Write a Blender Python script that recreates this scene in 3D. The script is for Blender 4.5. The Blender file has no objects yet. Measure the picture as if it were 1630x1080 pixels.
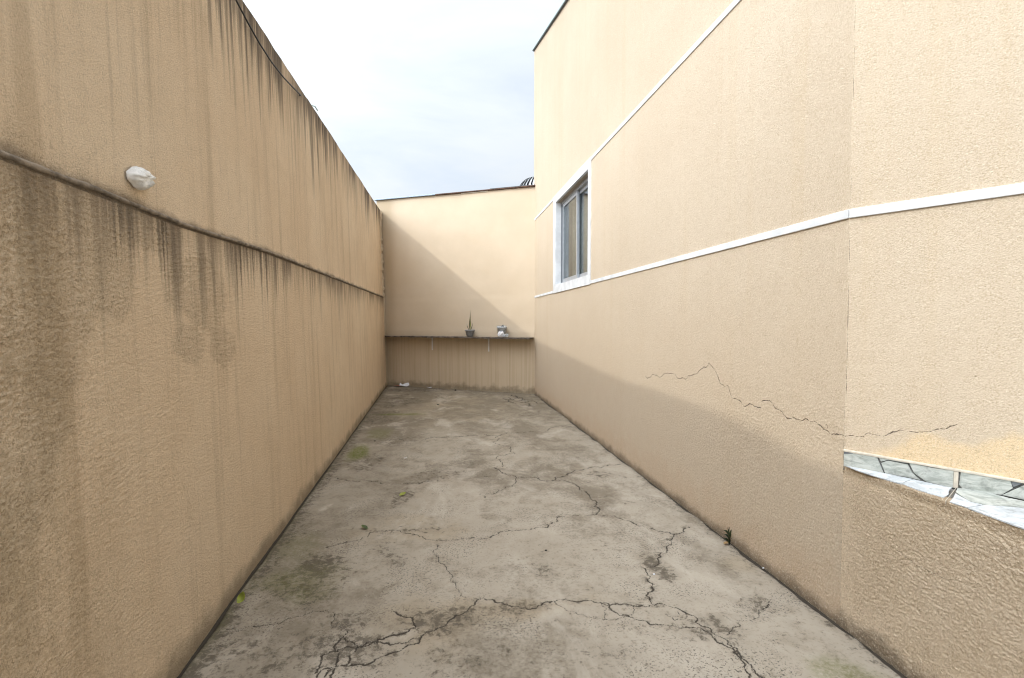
import bpy, bmesh, math, random
import numpy as np
from mathutils import Vector, Matrix
random.seed(7); rng = np.random.default_rng(11)
SC = bpy.context.scene; COL = SC.collection

# ------------------------------------------------------------------ camera
F_PX, CAM_H = 780.0, 1.40
pitch = math.atan(27 / F_PX); yaw = math.atan(115 * math.cos(pitch) / F_PX)
cam_d = bpy.data.cameras.new('camera'); cam = bpy.data.objects.new('camera', cam_d); COL.objects.link(cam)
cam_d.sensor_width = 36; cam_d.lens = F_PX / 1630 * 36; cam_d.clip_start = .05; cam_d.clip_end = 4000
cam.location = (0, 0, CAM_H); cam.rotation_euler = (math.pi / 2 - pitch, 0, -yaw)
SC.camera = cam

# ------------------------------------------------------------------ light
SUN_DIR = Vector((1, .50, -.846)).normalized()          # the way the light travels
ELEV = math.asin(-SUN_DIR.z)
W = bpy.data.worlds.new('World'); SC.world = W; W.use_nodes = True
wn, wl = W.node_tree.nodes, W.node_tree.links; wn.clear()
def wnode(t, **k):
    n = wn.new(t)
    for a, b in k.items(): setattr(n, a, b)
    return n
sky = wnode('ShaderNodeTexSky', sky_type='NISHITA', sun_disc=False, sun_elevation=ELEV, sun_rotation=math.radians(243),
            air_density=1.0, dust_density=1.5, ozone_density=1.0)
tc = wnode('ShaderNodeTexCoord'); sep = wnode('ShaderNodeSeparateXYZ'); wl.new(tc.outputs['Generated'], sep.inputs[0])
# clouds laid out on a flat layer overhead: direction divided by its height
mx = wnode('ShaderNodeMath', operation='MAXIMUM'); mx.inputs[1].default_value = .06; wl.new(sep.outputs[2], mx.inputs[0])
ad = wnode('ShaderNodeMath', operation='ADD'); ad.inputs[1].default_value = .18; wl.new(mx.outputs[0], ad.inputs[0])
dv = wnode('ShaderNodeVectorMath', operation='DIVIDE'); wl.new(tc.outputs['Generated'], dv.inputs[0])
cb = wnode('ShaderNodeCombineXYZ')
for i in range(3): wl.new(ad.outputs[0], cb.inputs[i])
wl.new(cb.outputs[0], dv.inputs[1])
mp = wnode('ShaderNodeMapping'); mp.inputs['Scale'].default_value = (1.0, 1.5, .3); mp.inputs['Rotation'].default_value = (0, 0, .5)
mp.inputs['Location'].default_value = (2.3, .4, 0)
wl.new(dv.outputs[0], mp.inputs[0])
nz = wnode('ShaderNodeTexNoise'); nz.inputs['Scale'].default_value = 1.7; nz.inputs['Detail'].default_value = 7; nz.inputs['Roughness'].default_value = .55
nz.inputs['Distortion'].default_value = .35
wl.new(mp.outputs[0], nz.inputs['Vector'])
cr = wnode('ShaderNodeValToRGB'); cr.color_ramp.elements[0].position = .34; cr.color_ramp.elements[1].position = .60
cr.color_ramp.elements[0].color = (.76, .76, .76, 1); cr.color_ramp.elements[1].color = (1, 1, 1, 1)
wl.new(nz.outputs['Fac'], cr.inputs[0])
mixc = wnode('ShaderNodeMix', data_type='RGBA'); wl.new(cr.outputs[0], mixc.inputs[0])
sks = wnode('ShaderNodeVectorMath', operation='SCALE'); sks.inputs['Scale'].default_value = 2.0; wl.new(sky.outputs[0], sks.inputs[0]); wl.new(sks.outputs[0], mixc.inputs[6])
# cloud layer grows brighter towards the zenith and sun, raised to lift the shade
def wm(op, a, b=None, c=None):
    n = wnode('ShaderNodeMath', operation=op)
    for k, v in enumerate((a, b, c)):
        if v is None: continue
        if isinstance(v, bpy.types.NodeSocket): wl.new(v, n.inputs[k])
        else: n.inputs[k].default_value = v
    return n.outputs[0]
dt = wnode('ShaderNodeVectorMath', operation='DOT_PRODUCT'); wl.new(tc.outputs['Generated'], dt.inputs[0]); dt.inputs[1].default_value = tuple(-SUN_DIR)
chi = wm('ARCCOSINE', wm('MINIMUM', wm('MAXIMUM', dt.outputs['Value'], -1.), 1.))
phase = wm('ADD', wm('MULTIPLY', wm('SUBTRACT', wm('EXPONENT', wm('MULTIPLY', chi, -2.0)), .043), 7.0), 1.0)
grad = wm('MULTIPLY_ADD', mx.outputs[0], .50, .90)
vm = wnode('ShaderNodeVectorMath', operation='SCALE'); vm.inputs[0].default_value = (8.45, 9.05, 9.75); wl.new(wm('MULTIPLY', phase, grad), vm.inputs['Scale']); wl.new(vm.outputs[0], mixc.inputs[7])
bg = wnode('ShaderNodeBackground'); bg.inputs['Strength'].default_value = .062
wl.new(mixc.outputs[2], bg.inputs[0]); wo = wnode('ShaderNodeOutputWorld'); wl.new(bg.outputs[0], wo.inputs[0])

sd = bpy.data.lights.new('sun', 'SUN'); sun = bpy.data.objects.new('sun', sd); COL.objects.link(sun)
sd.energy = .64; sd.angle = math.radians(1.0); sd.color = (1, .95, .86)
sun.rotation_euler = SUN_DIR.to_track_quat('-Z', 'Y').to_euler(); sun.location = (-20, -14, 17)
vs = SC.view_settings; vs.view_transform = 'Standard'; vs.look = 'None'; vs.exposure = .84; vs.gamma = 1; vs.use_curve_mapping = False
SC.cycles.max_bounces = 10; SC.cycles.diffuse_bounces = 7; SC.cycles.filter_width = 1.1

# ------------------------------------------------------------------ picture measurements -> places on real surfaces
Fv = np.array([math.sin(yaw) * math.cos(pitch), math.cos(yaw) * math.cos(pitch), -math.sin(pitch)])
Rv = np.array([math.cos(yaw), -math.sin(yaw), 0]); Uv = np.cross(Rv, Fv); EYE = np.array([0, 0, CAM_H])
def ray(x, y): return Fv * F_PX + Rv * (x - 815) + Uv * (540 - y)
def on_z(x, y, z=0.):
    d = ray(x, y); return EYE + d * ((z - CAM_H) / d[2])
def on_plane(x, y, p, n):
    d = ray(x, y); return EYE + d * (np.dot(np.array(p) - EYE, n) / np.dot(d, n))

XR = 1.832                                   # face of the house wall
def xl(y, z): return -1.01 - .0148 * y - .027 * z      # face of the leaning boundary wall
def z_ledge(y): return np.interp(y, [1.3, 2.3, 3.35, 10.7, 11.5], [1.822, 1.824, 1.862, 1.948, 1.96])
def z_top(y): return np.interp(y, [-6, .8, 1.1, 1.7, 2.6, 3.05, 3.2, 5, 11.3], [3.20, 3.20, 3.27, 3.31, 3.35, 3.34, 3.335, 3.455, 3.875])  # near stretch is out of view, its height shaped to place the cast shadow
LF = np.array([-1.172, 11.175, 0]); RF = np.array([1.832, 9.374, 0]); TB = (RF - LF) / np.linalg.norm(RF - LF)
NB = np.array([-TB[1] * -1, -TB[0], 0]); NB = np.array([TB[1], -TB[0], 0])      # faces the camera
BC = np.array([1.832, 1.985, 0]); D2 = np.array([.511, -.8596, 0]); N2 = np.array([-.8596, -.511, 0])   # porch side of the house
Z_PORCH = .741

# ------------------------------------------------------------------ numpy noise
_H = rng.random((256, 256))
def vnoise(x, y):
    xi, yi = np.floor(x).astype(int), np.floor(y).astype(int); fx, fy = x - xi, y - yi
    fx = fx * fx * (3 - 2 * fx); fy = fy * fy * (3 - 2 * fy)
    a = _H[xi & 255, yi & 255]; b = _H[(xi + 1) & 255, yi & 255]; c = _H[xi & 255, (yi + 1) & 255]; d = _H[(xi + 1) & 255, (yi + 1) & 255]
    return (a * (1 - fx) + b * fx) * (1 - fy) + (c * (1 - fx) + d * fx) * fy
def fbm(x, y, o=4):
    s = 0; a = .5; t = 0
    for k in range(o):
        s = s + a * vnoise(x * 2 ** k + 17.3 * k, y * 2 ** k + 5.1 * k); t += a; a *= .5
    return s / t
def sstep(a, b, x):
    t = np.clip((x - a) / (b - a), 0, 1); return t * t * (3 - 2 * t)

def grain(u, v, size=.012):
    """relief of thrown plaster, 0..1: short crowded ridges"""
    a, b = (u * .83 + v * .56) / size, (-u * .56 + v * .83) / size; wx = fbm(a * .45 + 9, b * .45, 2) * 2.4; wy = fbm(a * .45, b * .45 + 31, 2) * 2.4
    n = fbm((a + wx) * .78, (b + wy) * 1.05, 3); m = fbm(a * 1.3 + 50, b * 1.3, 2)
    return .72 * sstep(.36, .64, n) + .28 * sstep(.3, .7, m)
# ------------------------------------------------------------------ mesh helpers
def tag(o, label=None, cat=None, group=None, kind=None):
    if label: o['label'] = label
    if cat: o['category'] = cat
    if group: o['group'] = group
    if kind: o['kind'] = kind
    return o
def link(name, me, mat=None, parent=None):
    o = bpy.data.objects.new(name, me); COL.objects.link(o)
    if mat is not None: me.materials.append(mat)
    if parent is not None: o.parent = parent
    return o
def empty(name, loc, label, cat, group=None):
    o = bpy.data.objects.new(name, None); COL.objects.link(o); o.location = loc; o.empty_display_size = .1
    tag(o, label, cat, group); o['_l'] = 1; del o['_l']
    return o
def place(o):                                # meshes are built in world coordinates: undo the parent's offset
    p = o.parent; off = Vector((0, 0, 0))
    while p is not None: off += p.location; p = p.parent
    o.data.transform(Matrix.Translation(-off)); return o
def grid(name, P, mat, parent=None, attrs=None, smooth=True):
    """P: (m, n, 3) points, a tensor sheet"""
    m, n = P.shape[:2]; me = bpy.data.meshes.new(name)
    idx = np.arange(m * n).reshape(m, n)
    q = np.stack([idx[:-1, :-1], idx[1:, :-1], idx[1:, 1:], idx[:-1, 1:]], -1).reshape(-1, 4)
    me.vertices.add(m * n); me.vertices.foreach_set('co', P.reshape(-1).astype(np.float32))
    me.loops.add(q.size); me.loops.foreach_set('vertex_index', q.reshape(-1).astype(np.int32))
    me.polygons.add(len(q)); me.polygons.foreach_set('loop_start', np.arange(0, q.size, 4, dtype=np.int32))
    me.update(calc_edges=True)
    me.polygons.foreach_set('use_smooth', np.full(len(q), smooth))
    for k, v in (attrs or {}).items():
        a = me.attributes.new(k, 'FLOAT', 'POINT'); a.data.foreach_set('value', np.ascontiguousarray(v, dtype=np.float32).reshape(-1))
    o = link(name, me, mat, parent)
    if parent is not None: place(o)
    return o
def frombm(name, bm, mat, parent=None, smooth=False, bevel=0):
    if bevel: bmesh.ops.bevel(bm, geom=bm.edges[:], offset=bevel, segments=2, affect='EDGES', profile=.6)
    bmesh.ops.recalc_face_normals(bm, faces=bm.faces[:])
    me = bpy.data.meshes.new(name); bm.to_mesh(me); bm.free()
    if smooth:
        for p in me.polygons: p.use_smooth = True
    o = link(name, me, mat, parent)
    if parent is not None: place(o)
    return o
def box_bm(lo, hi, bm=None):
    bm = bm or bmesh.new(); v = [bm.verts.new((x, y, z)) for x in (lo[0], hi[0]) for y in (lo[1], hi[1]) for z in (lo[2], hi[2])]
    for f in ((0, 1, 3, 2), (4, 6, 7, 5), (0, 4, 5, 1), (2, 3, 7, 6), (0, 2, 6, 4), (1, 5, 7, 3)): bm.faces.new([v[i] for i in f])
    return bm
def obox_bm(o, ax, ay, az, bm=None):
    """box from corner o along three edge vectors"""
    bm = bm or bmesh.new(); o, ax, ay, az = (np.array(q, float) for q in (o, ax, ay, az))
    v = [bm.verts.new(o + i * ax + j * ay + k * az) for i in (0, 1) for j in (0, 1) for k in (0, 1)]
    for f in ((0, 1, 3, 2), (4, 6, 7, 5), (0, 4, 5, 1), (2, 3, 7, 6), (0, 2, 6, 4), (1, 5, 7, 3)): bm.faces.new([v[i] for i in f])
    return bm
def prism_bm(pts, ext, bm=None):
    bm = bm or bmesh.new(); a = [bm.verts.new(p) for p in pts]; b = [bm.verts.new(np.array(p) + ext) for p in pts]; n = len(pts)
    bm.faces.new(a); bm.faces.new(b[::-1])
    for i in range(n): bm.faces.new((a[i], a[(i + 1) % n], b[(i + 1) % n], b[i]))
    return bm
def lathe_bm(prof, c, seg=24, bm=None):
    bm = bm or bmesh.new(); rings = []
    for r, z in prof: rings.append([bm.verts.new((c[0] + r * math.cos(2 * math.pi * k / seg), c[1] + r * math.sin(2 * math.pi * k / seg), c[2] + z)) for k in range(seg)])
    for a, b in zip(rings, rings[1:]):
        for k in range(seg): bm.faces.new((a[k], a[(k + 1) % seg], b[(k + 1) % seg], b[k]))
    return bm, rings
def tube_bm(pts, r, seg=8, bm=None):
    bm = bm or bmesh.new(); pts = [Vector(p) for p in pts]; rings = []
    for i, p in enumerate(pts):
        t = (pts[min(i + 1, len(pts) - 1)] - pts[max(i - 1, 0)]).normalized(); u = t.orthogonal().normalized() if i == 0 else (u - t * u.dot(t)).normalized()
        w = t.cross(u); rr = r[i] if hasattr(r, '__len__') else r
        rings.append([bm.verts.new(p + (u * math.cos(2 * math.pi * k / seg) + w * math.sin(2 * math.pi * k / seg)) * rr) for k in range(seg)])
    for a, b in zip(rings, rings[1:]):
        for k in range(seg): bm.faces.new((a[k], a[(k + 1) % seg], b[(k + 1) % seg], b[k]))
    bm.faces.new(rings[0][::-1]); bm.faces.new(rings[-1]); return bm

# ------------------------------------------------------------------ material helpers
class G:
    def __init__(s, name):
        s.m = bpy.data.materials.new(name); s.m.use_nodes = True; s.t = s.m.node_tree; s.t.nodes.clear()
        s.out = s.t.nodes.new('ShaderNodeOutputMaterial'); s.b = s.t.nodes.new('ShaderNodeBsdfPrincipled')
        s.t.links.new(s.b.outputs[0], s.out.inputs[0]); s.geo = s.t.nodes.new('ShaderNodeNewGeometry')
    def put(s, sock, v):
        if isinstance(v, bpy.types.NodeSocket): s.t.links.new(v, sock)
        elif isinstance(v, (tuple, list)) and len(v) == 3 and sock.type == 'RGBA': sock.default_value = (*v, 1)
        elif v is not None: sock.default_value = v
    def pos(s, scale=(1, 1, 1), loc=(0, 0, 0), rot=(0, 0, 0)):
        n = s.t.nodes.new('ShaderNodeMapping'); s.put(n.inputs[0], s.geo.outputs['Position'])
        n.inputs['Scale'].default_value = scale; n.inputs['Location'].default_value = loc; n.inputs['Rotation'].default_value = rot; return n.outputs[0]
    def noise(s, vec, scale=1, detail=3, rough=.5, dist=0):
        n = s.t.nodes.new('ShaderNodeTexNoise'); s.put(n.inputs['Vector'], vec); s.put(n.inputs['Scale'], scale); n.inputs['Detail'].default_value = detail
        n.inputs['Roughness'].default_value = rough; n.inputs['Distortion'].default_value = dist; return n.outputs['Fac']
    def voro(s, vec, scale=1, feature='F1', out='Distance', smooth=.5):
        n = s.t.nodes.new('ShaderNodeTexVoronoi'); n.feature = feature; s.put(n.inputs['Vector'], vec); s.put(n.inputs['Scale'], scale)
        if feature == 'SMOOTH_F1': n.inputs['Smoothness'].default_value = smooth
        return n.outputs[out]
    def math(s, op, a, b=None, c=None, clamp=False):
        n = s.t.nodes.new('ShaderNodeMath'); n.operation = op; n.use_clamp = clamp
        for i, v in enumerate((a, b, c)):
            if v is not None: s.put(n.inputs[i], v)
        return n.outputs[0]
    def add(s, a, b, **k): return s.math('ADD', a, b, **k)
    def sub(s, a, b, **k): return s.math('SUBTRACT', a, b, **k)
    def mul(s, a, b, **k): return s.math('MULTIPLY', a, b, **k)
    def step(s, v, a, b, lo=0., hi=1.):
        n = s.t.nodes.new('ShaderNodeMapRange'); n.interpolation_type = 'SMOOTHSTEP'; s.put(n.inputs[0], v)
        for i, q in enumerate((a, b, lo, hi)): s.put(n.inputs[i + 1], q)
        return n.outputs[0]
    def mix(s, f, a, b, blend='MIX'):
        n = s.t.nodes.new('ShaderNodeMix'); n.data_type = 'RGBA'; n.blend_type = blend; s.put(n.inputs[0], f); s.put(n.inputs[6], a); s.put(n.inputs[7], b); return n.outputs[2]
    def attr(s, name):
        n = s.t.nodes.new('ShaderNodeAttribute'); n.attribute_name = name; return n.outputs['Fac']
    def bump(s, h, strength=.5, dist=.01, normal=None):
        n = s.t.nodes.new('ShaderNodeBump'); n.inputs['Strength'].default_value = strength; n.inputs['Distance'].default_value = dist
        s.put(n.inputs['Height'], h); s.put(n.inputs['Normal'], normal); return n.outputs[0]
    def crack(s, rag=.004, scale=150):
        n = s.noise(s.pos(), scale, 3, .6); d = s.add(s.attr('crack_dist'), s.mul(s.sub(n, .5), rag)); return s.step(s.math('DIVIDE', d, s.attr('crack_half')), 1.25, .55)
    def done(s, col, rough=.9, normal=None, spec=.2, metal=0):
        s.put(s.b.inputs['Base Color'], col); s.put(s.b.inputs['Roughness'], rough); s.put(s.b.inputs['Normal'], normal)
        s.put(s.b.inputs['Specular IOR Level'], spec); s.put(s.b.inputs['Metallic'], metal); return s.m
def plain(name, col, rough=.6, metal=0, spec=.4, var=.12, scale=18, bump=.0):
    g = G(name); n = g.noise(g.pos(), scale, 4); c2 = tuple(c * (1 - 2 * var) for c in col)
    nor = g.bump(g.noise(g.pos(), scale * 5, 3), bump, .004) if bump else None
    return g.done(g.mix(g.step(n, .3, .7), c2, col), rough, nor, spec, metal)

def stucco(g, coarse=1.0, amt=None):
    """height of the thrown plaster: crowded worm-like grains about a centimetre across"""
    p = g.pos((1, 1, 1)); warp = g.noise(p, 55, 2)
    n1 = g.noise(p, 205 / coarse, 2, .55, .6); n2 = g.noise(p, 104 / coarse, 3, .6, .9)
    n3 = g.noise(p, 150 / coarse, 3, .65, 1.2)
    h = g.add(g.add(g.mul(g.step(n1, .40, .60), .40), g.mul(g.step(n2, .38, .64), .55)), g.mul(g.step(n3, .50, .58), .40))
    return h if amt is None else g.mul(h, amt)

def grain_shade(g, c, dark, light, amount=1., tip=.45):
    """shading of the plaster grain painted into the colour: dark flecks and pale tips"""
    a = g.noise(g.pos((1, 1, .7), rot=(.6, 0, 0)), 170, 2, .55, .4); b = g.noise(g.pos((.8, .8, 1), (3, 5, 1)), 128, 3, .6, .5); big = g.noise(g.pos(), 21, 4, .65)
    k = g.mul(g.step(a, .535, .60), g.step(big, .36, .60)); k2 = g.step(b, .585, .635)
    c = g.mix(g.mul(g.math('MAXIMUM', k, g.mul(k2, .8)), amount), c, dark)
    return g.mix(g.mul(g.step(a, .43, .36), tip), c, light)  # pale tips painted in as highlights on the grain
def m_left():
    g = G('weathered_beige_render'); p = g.pos()
    d1, d2 = g.attr('below_top'), g.attr('below_ledge')
    low = g.noise(p, 1.1, 4, .6); mid = g.noise(p, 5, 5, .6); fine = g.noise(p, 70, 3, .6)
    s1 = g.noise(g.pos((9, 9, .28)), 1, 5, .62); s2 = g.noise(g.pos((30, 30, .5), (3, 1, 2)), 1, 4, .6); s3 = g.noise(g.pos((15, 15, .45), (9, 4, 1)), 1, 5, .6)
    c = g.mix(g.step(low, .3, .7), (.755, .58, .395), (.815, .65, .46))
    c = g.mix(g.mul(g.step(mid, .45, .75), .22), c, (.60, .45, .285))
    c = g.mix(g.mul(g.step(fine, .5, .72), .25), c, (.72, .59, .42))
    dirt = (.095, .075, .058); vary = g.step(g.noise(g.pos((2.1, 2.1, .05), (5, 8, 0)), 1, 3, .6), .34, .62, .25, 1.25)
    # long pale brown runs over the whole wall
    c = g.mix(g.mul(g.step(s1, .50, .68), .38), c, (.46, .335, .205))
    c = g.mix(g.mul(g.step(s2, .54, .72), .26), c, (.36, .26, .16))
    # soot runs below the wall top
    r1 = g.sub(g.mul(g.sub(s3, .33), 5.0), g.mul(d1, 2.0)); c = g.mix(g.math('MULTIPLY', g.mul(g.step(r1, -.25, .95), .72), vary, clamp=True), c, dirt)
    r2 = g.sub(g.mul(g.sub(s2, .36), 5.0), g.mul(d1, 4.0)); c = g.mix(g.math('MULTIPLY', g.mul(g.step(r2, -.2, .9), .62), vary, clamp=True), c, dirt)
    # soot runs below the ledge, a dark line right under it, a dark rim above
    up = g.math('GREATER_THAN', d2, 0.)
    r3 = g.sub(g.mul(g.sub(s2, .36), 4.2), g.mul(d2, 4.2)); c = g.mix(g.math('MULTIPLY', g.mul(g.mul(g.step(r3, -.55, 1.1), up), .86), vary, clamp=True), c, dirt)
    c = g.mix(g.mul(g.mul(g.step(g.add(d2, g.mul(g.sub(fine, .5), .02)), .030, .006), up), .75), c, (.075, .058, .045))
    r4 = g.sub(g.mul(g.sub(s3, .40), 5.5), g.mul(d2, 2.6)); c = g.mix(g.mul(g.mul(g.step(r4, -.25, 1.2), up), .66), c, (.16, .125, .09))
    ab = g.mul(d2, -1.); r5 = g.sub(g.mul(mid, .085), g.add(ab, .010)); c = g.mix(g.mul(g.mul(g.step(r5, -.01, .045), g.math('LESS_THAN', d2, .02)), .88), c, dirt)
    # green-black grime on the rough part near the street
    y = g.t.nodes.new('ShaderNodeSeparateXYZ'); g.put(y.inputs[0], g.geo.outputs['Position']); yy, zz = y.outputs[1], y.outputs[2]
    near = g.mul(g.step(yy, 2.0, 1.0), g.step(d2, -.1, .25)); gr = g.noise(g.pos((5, 5, 1.6), (1, 7, 3)), 1, 6, .65)
    c = g.mix(g.mul(g.mul(near, g.step(gr, .36, .62)), .62), c, (.25, .19, .10))
    pa = g.math('MULTIPLY', g.attr('patch'), g.add(.5, g.mul(mid, .8)), clamp=True); c = g.mix(g.mul(pa, .20), c, (.37, .30, .21))
    # foot of the wall, darker towards the bottom
    foot = g.sub(g.mul(mid, .24), zz); c = g.mix(g.mul(g.step(foot, .0, .12), .72), c, (.11, .095, .065))
    lo = g.mul(g.step(d2, 0., .03), g.step(zz, .0, 1.6, .22, .05)); c = g.mix(lo, c, (.60, .44, .275))
    rough_mask = g.math('MAXIMUM', g.mul(g.step(low, .42, .60), g.step(yy, 5.5, 3.0)), near)
    h = g.add(stucco(g, 1.0), g.mul(g.mul(stucco(g, 1.75), g.math('MAXIMUM', pa, g.mul(rough_mask, .5))), 1.2))
    c = g.mix(g.mul(g.step(h, .55, .18), g.add(.10, g.mul(near, .25))), c, (.24, .175, .105))  # hollows of the grain darkened in colour, standing in for their shade
    c = grain_shade(g, c, (.27, .195, .115), (.80, .67, .50), g.add(.22, g.mul(g.math('MAXIMUM', near, g.mul(pa, .8)), .45)), .10)
    return g.done(c, .92, g.bump(h, .65, .0080), .15)

def m_right():
    g = G('cream_render'); p = g.pos(); low = g.noise(p, .9, 4, .6); mid = g.noise(p, 6, 5, .6)
    s1 = g.noise(g.pos((6, 6, .16)), 1, 5, .6); s2 = g.noise(g.pos((20, 20, .25), (3, 1, 2)), 1, 4, .6)
    c = g.mix(g.step(low, .3, .7), (.59, .488, .365), (.63, .53, .405))
    c = g.mix(g.mul(g.step(s1, .50, .72), .40), c, (.58, .46, .31)); c = g.mix(g.mul(g.step(s2, .55, .75), .32), c, (.57, .45, .31))
    sx = g.t.nodes.new('ShaderNodeSeparateXYZ'); g.put(sx.inputs[0], g.geo.outputs['Position']); zz, yy = sx.outputs[2], sx.outputs[1]
    # below the lower band the old coat is browner
    old = g.mul(g.step(zz, 1.95, 1.0), .40); c = g.mix(old, c, (.635, .52, .385))
    foot = g.sub(g.mul(mid, .62), zz); c = g.mix(g.mul(g.step(foot, -.05, .3), .45), c, (.58, .42, .28))
    foot2 = g.sub(g.mul(mid, .16), zz); c = g.mix(g.mul(g.step(foot2, .0, .09), .75), c, (.12, .09, .06))
    c = g.mix(g.attr('fresh'), c, (.74, .57, .355))
    ck = g.crack(.003); c = g.mix(ck, c, (.075, .055, .042))
    hol = g.voro(p, 9); c = g.mix(g.mul(g.step(hol, .035, .02), g.step(g.noise(p, 3.3, 2), .55, .6)), c, (.2, .15, .09))
    h = g.add(stucco(g, 1.0), g.mul(g.mul(stucco(g, 1.35), g.step(yy, 5., 2.0)), .4)); c = g.mix(g.mul(g.step(h, .25, .05), .20), c, (.36, .27, .17)); h = g.sub(h, g.mul(ck, 1.6))  # low grain painted darker, as the shade in its hollows
    c = grain_shade(g, c, (.42, .32, .205), (.72, .63, .50), g.step(yy, 8., 2., .10, .42))
    return g.done(c, .9, g.bump(h, .45, .0060), .18)
def m_porch():
    g = G('coarse_brown_render'); p = g.pos(); low = g.noise(p, 3, 5, .6); mid = g.noise(p, 9, 5, .6)
    c = g.mix(g.step(low, .3, .7), (.67, .54, .385), (.73, .60, .445)); zz = g.t.nodes.new('ShaderNodeSeparateXYZ'); g.put(zz.inputs[0], g.geo.outputs['Position'])
    foot2 = g.sub(g.mul(mid, .2), zz.outputs[2]); c = g.mix(g.mul(g.step(foot2, .0, .09), .7), c, (.12, .09, .06))
    top = g.step(g.add(zz.outputs[2], g.mul(mid, .05)), .715, .75); c = g.mix(g.mul(top, .5), c, (.22, .16, .10))
    ck = g.crack(.003); c = g.mix(g.mul(ck, .8), c, (.09, .07, .05))
    h = g.add(stucco(g, 1.15), g.mul(stucco(g, 1.8), 1.0)); c = g.mix(g.mul(g.step(h, .7, .2), .12), c, (.36, .27, .17))  # shade of the coarse grain's hollows put into the colour
    h = g.sub(h, g.mul(ck, 1.5))
    c = grain_shade(g, c, (.31, .22, .13), (.80, .69, .53), .40)
    return g.done(c, .92, g.bump(h, .50, .0080), .04)
def m_back():
    g = G('smooth_cream_plaster'); p = g.pos(); low = g.noise(p, 1.0, 4, .6); mid = g.noise(p, 2.4, 5, .6)
    zz = g.t.nodes.new('ShaderNodeSeparateXYZ'); g.put(zz.inputs[0], g.geo.outputs['Position']); z = zz.outputs[2]
    c = g.mix(g.step(low, .3, .7), (.575, .475, .35), (.62, .518, .39)); c = g.mix(g.mul(g.step(mid, .5, .75), .2), c, (.58, .46, .31))
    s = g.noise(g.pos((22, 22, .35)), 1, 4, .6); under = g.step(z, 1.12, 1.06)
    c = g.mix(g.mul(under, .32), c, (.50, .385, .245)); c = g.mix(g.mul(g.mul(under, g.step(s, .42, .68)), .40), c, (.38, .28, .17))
    f = g.noise(p, 7, 5, .6); c = g.mix(g.mul(g.step(g.sub(g.mul(f, .3), z), .0, .14), .65), c, (.15, .12, .075))
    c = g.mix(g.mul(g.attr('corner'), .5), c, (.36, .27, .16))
    h = g.add(g.mul(g.noise(p, 3, 5), 1.), g.mul(g.noise(p, 70, 3), .12))
    h = g.add(h, g.mul(g.mul(under, s), .5))
    return g.done(c, .85, g.bump(h, .26, .02), .2)
def m_floor():
    g = G('old_cracked_concrete'); p = g.pos(); crack, stain, moss, warm = g.math('MAXIMUM', g.crack(.0085), g.step(g.add(g.attr('gap'), g.mul(g.sub(g.noise(p, 48, 5, .75), .5), 1.7)), .35, .75)), g.attr('stain'), g.attr('moss'), g.attr('warm')
    low = g.noise(p, 1.3, 5, .6); mid = g.noise(p, 6, 6, .65, .4); fine = g.noise(p, 45, 5, .7); sm = g.noise(g.pos((2.2, .8, 1)), 1.5, 5, .6, .5)
    c = g.mix(g.step(low, .3, .7), (.36, .312, .245), (.425, .375, .302)); c = g.mix(g.mul(g.step(mid, .45, .72), .38), c, (.235, .195, .14))
    c = g.mix(g.mul(g.step(sm, .5, .72), .35), c, (.50, .45, .375)); c = g.mix(g.mul(g.step(fine, .52, .7), .62), c, (.20, .16, .11))
    c = g.mix(g.mul(warm, .55), c, (.36, .275, .165))
    big = g.noise(g.pos((1, .7, 1), (4, 2, 0)), 1.1, 6, .66, .5); rag = g.add(g.mul(g.sub(mid, .5), .9), g.mul(g.sub(fine, .5), .9))
    sy = g.t.nodes.new('ShaderNodeSeparateXYZ'); g.put(sy.inputs[0], g.geo.outputs['Position'])
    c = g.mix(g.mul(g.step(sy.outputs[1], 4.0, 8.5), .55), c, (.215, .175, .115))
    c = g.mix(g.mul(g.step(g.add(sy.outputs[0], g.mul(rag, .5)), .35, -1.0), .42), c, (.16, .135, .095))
    gen = g.mul(g.step(g.add(g.add(big, g.mul(rag, .34)), g.step(sy.outputs[1], 3., 9., 0., .10)), .46, .66), .72); c = g.mix(gen, c, (.17, .14, .10))
    worn = g.mul(g.step(g.add(g.noise(g.pos((1.3, .8, 1), (9, 5, 0)), 1.6, 6, .7, .4), g.mul(rag, .2)), .52, .66), .5); c = g.mix(worn, c, (.52, .465, .385))
    grit = g.noise(p, 24, 8, .78, .3); st = g.step(g.add(g.add(grit, g.mul(g.sub(mid, .5), .22)), g.mul(stain, .26)), .575, .72)
    c = g.mix(g.mul(stain, .46), c, (.18, .15, .11)); c = g.mix(g.mul(st, .78), c, (.08, .065, .047))
    # black lichen specks gathered in patches
    sp = g.noise(p, 95, 3, .6); patch = g.noise(p, 2.6, 4, .6, .3); k = g.mul(g.step(sp, .56, .62), g.step(patch, .46, .62)); c = g.mix(g.mul(k, .8), c, (.075, .065, .055))
    pit = g.voro(p, 26); k2 = g.mul(g.step(pit, .15, .07), g.step(g.noise(p, 7, 2), .54, .62)); c = g.mix(g.mul(k2, .6), c, (.10, .085, .07))
    c = g.mix(g.mul(moss, g.step(fine, .25, .6)), c, (.115, .125, .022))
    c = g.mix(g.mul(crack, .93), c, (.045, .036, .027))
    h = g.add(g.mul(fine, .6), g.mul(mid, .5)); h = g.sub(h, g.mul(g.add(k, k2), .5))
    return g.done(c, g.step(mid, .3, .7, .78, .92), g.bump(h, .55, .006), .22)

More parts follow.
